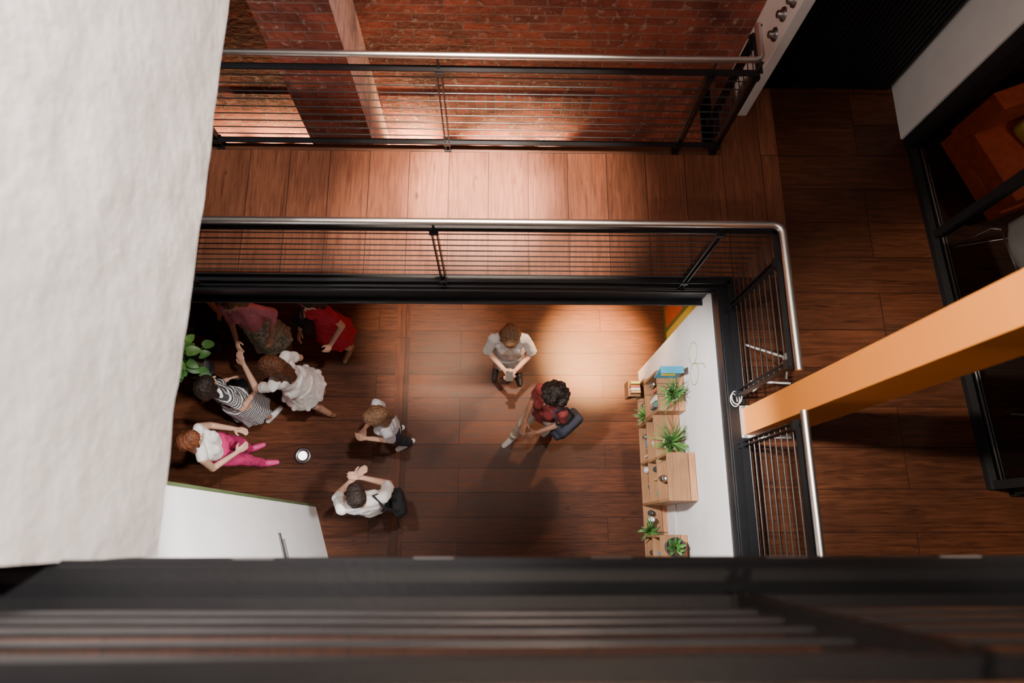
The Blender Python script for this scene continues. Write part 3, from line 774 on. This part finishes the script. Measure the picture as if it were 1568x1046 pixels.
light('track_spot_brick','SPOT',(1.1,2.4,9.0),(-.9,3.6,4.6),340,(1,.86,.78),spot_size=R_(44),spot_blend=1,shadow_soft_size=.1)
light('ceiling_spot_ground','SPOT',(1.12,2.25,2.45),(.9,1.9,0),300,(1,.62,.34),spot_size=R_(95),spot_blend=1,shadow_soft_size=.05)
light('ceiling_spot_ground','SPOT',(1.12,2.20,2.45),(1.18,2.06,0),5000,(1,.58,.23),spot_size=R_(36),spot_blend=1,shadow_soft_size=.05)
light('ceiling_spot_ground','SPOT',(-.7,2.4,2.45),(-.75,2.2,0),600,(1,.72,.5),spot_size=R_(46),spot_blend=1,shadow_soft_size=.05)
light('wall_spot','SPOT',(-.8,.9,5.2),(1.66,.5,1.8),1200,(1,.95,.92),spot_size=R_(44),spot_blend=.6,shadow_soft_size=.12)
light('partition_fill','SPOT',(.5,.15,5.4),(-1.85,-.1,2.4),1200,(1,.96,.94),spot_size=R_(40),spot_blend=.6,shadow_soft_size=.12)  # added fill light hanging free in the void, brightens the white partition
for x,e in ((-.92,110),(-.72,170),(-.15,50),(.15,80),(.5,60),(-1.85,90),(-2.2,90),(-2.6,60)):
    light('brick_uplight','SPOT',(x,3.54,1.60),(x,3.72,1.90),e,(1,.66,.34),spot_size=R_(90),spot_blend=1,shadow_soft_size=.03)
light('people_spot','SPOT',(-1.0,1.2,8.5),(-1.6,1.1,0),600,(1,.87,.78),spot_size=R_(32),spot_blend=1,shadow_soft_size=.1)
light('people_spot','SPOT',(.6,1.0,8.8),(.3,1.4,0),520,(1,.87,.76),spot_size=R_(20),spot_blend=1,shadow_soft_size=.1)
light('glass_room_fill','POINT',(4.7,2.0,5.2),None,34,(1,.85,.7),shadow_soft_size=.1)  # unseen point light, added so the sofa and chairs show
light('landing_fill','SPOT',(.2,-1.6,9.2),(.2,-.9,5.8),280,(1,.74,.55),spot_size=R_(80),spot_blend=1,shadow_soft_size=.1)  # extra fill added above the upper floor, sets off the near railing bars
w=bpy.data.worlds.new('World'); sc.world=w; w.use_nodes=True
w.node_tree.nodes['Background'].inputs[0].default_value=(.9,.82,.80,1); w.node_tree.nodes['Background'].inputs[1].default_value=.055
# ------------------------------------------------------------------ camera
cd=bpy.data.cameras.new('Camera'); co_=bpy.data.objects.new('Camera',cd); sc.collection.objects.link(co_)
cd.sensor_width=36; cd.lens=24; cd.clip_start=.05
Zw=V((27,293,1045)).normalized(); Xw=V((1,-.005,-.0244)); Xw=(Xw-Zw*Xw.dot(Zw)).normalized(); Yw=Zw.cross(Xw)
R3=Matrix((Xw,Yw,Zw)); m4=R3.to_4x4(); m4.translation=V((0,0,7.7)); co_.matrix_world=m4
cd.dof.use_dof=True; cd.dof.focus_distance=6.2; cd.dof.aperture_fstop=1.3
sc.camera=co_
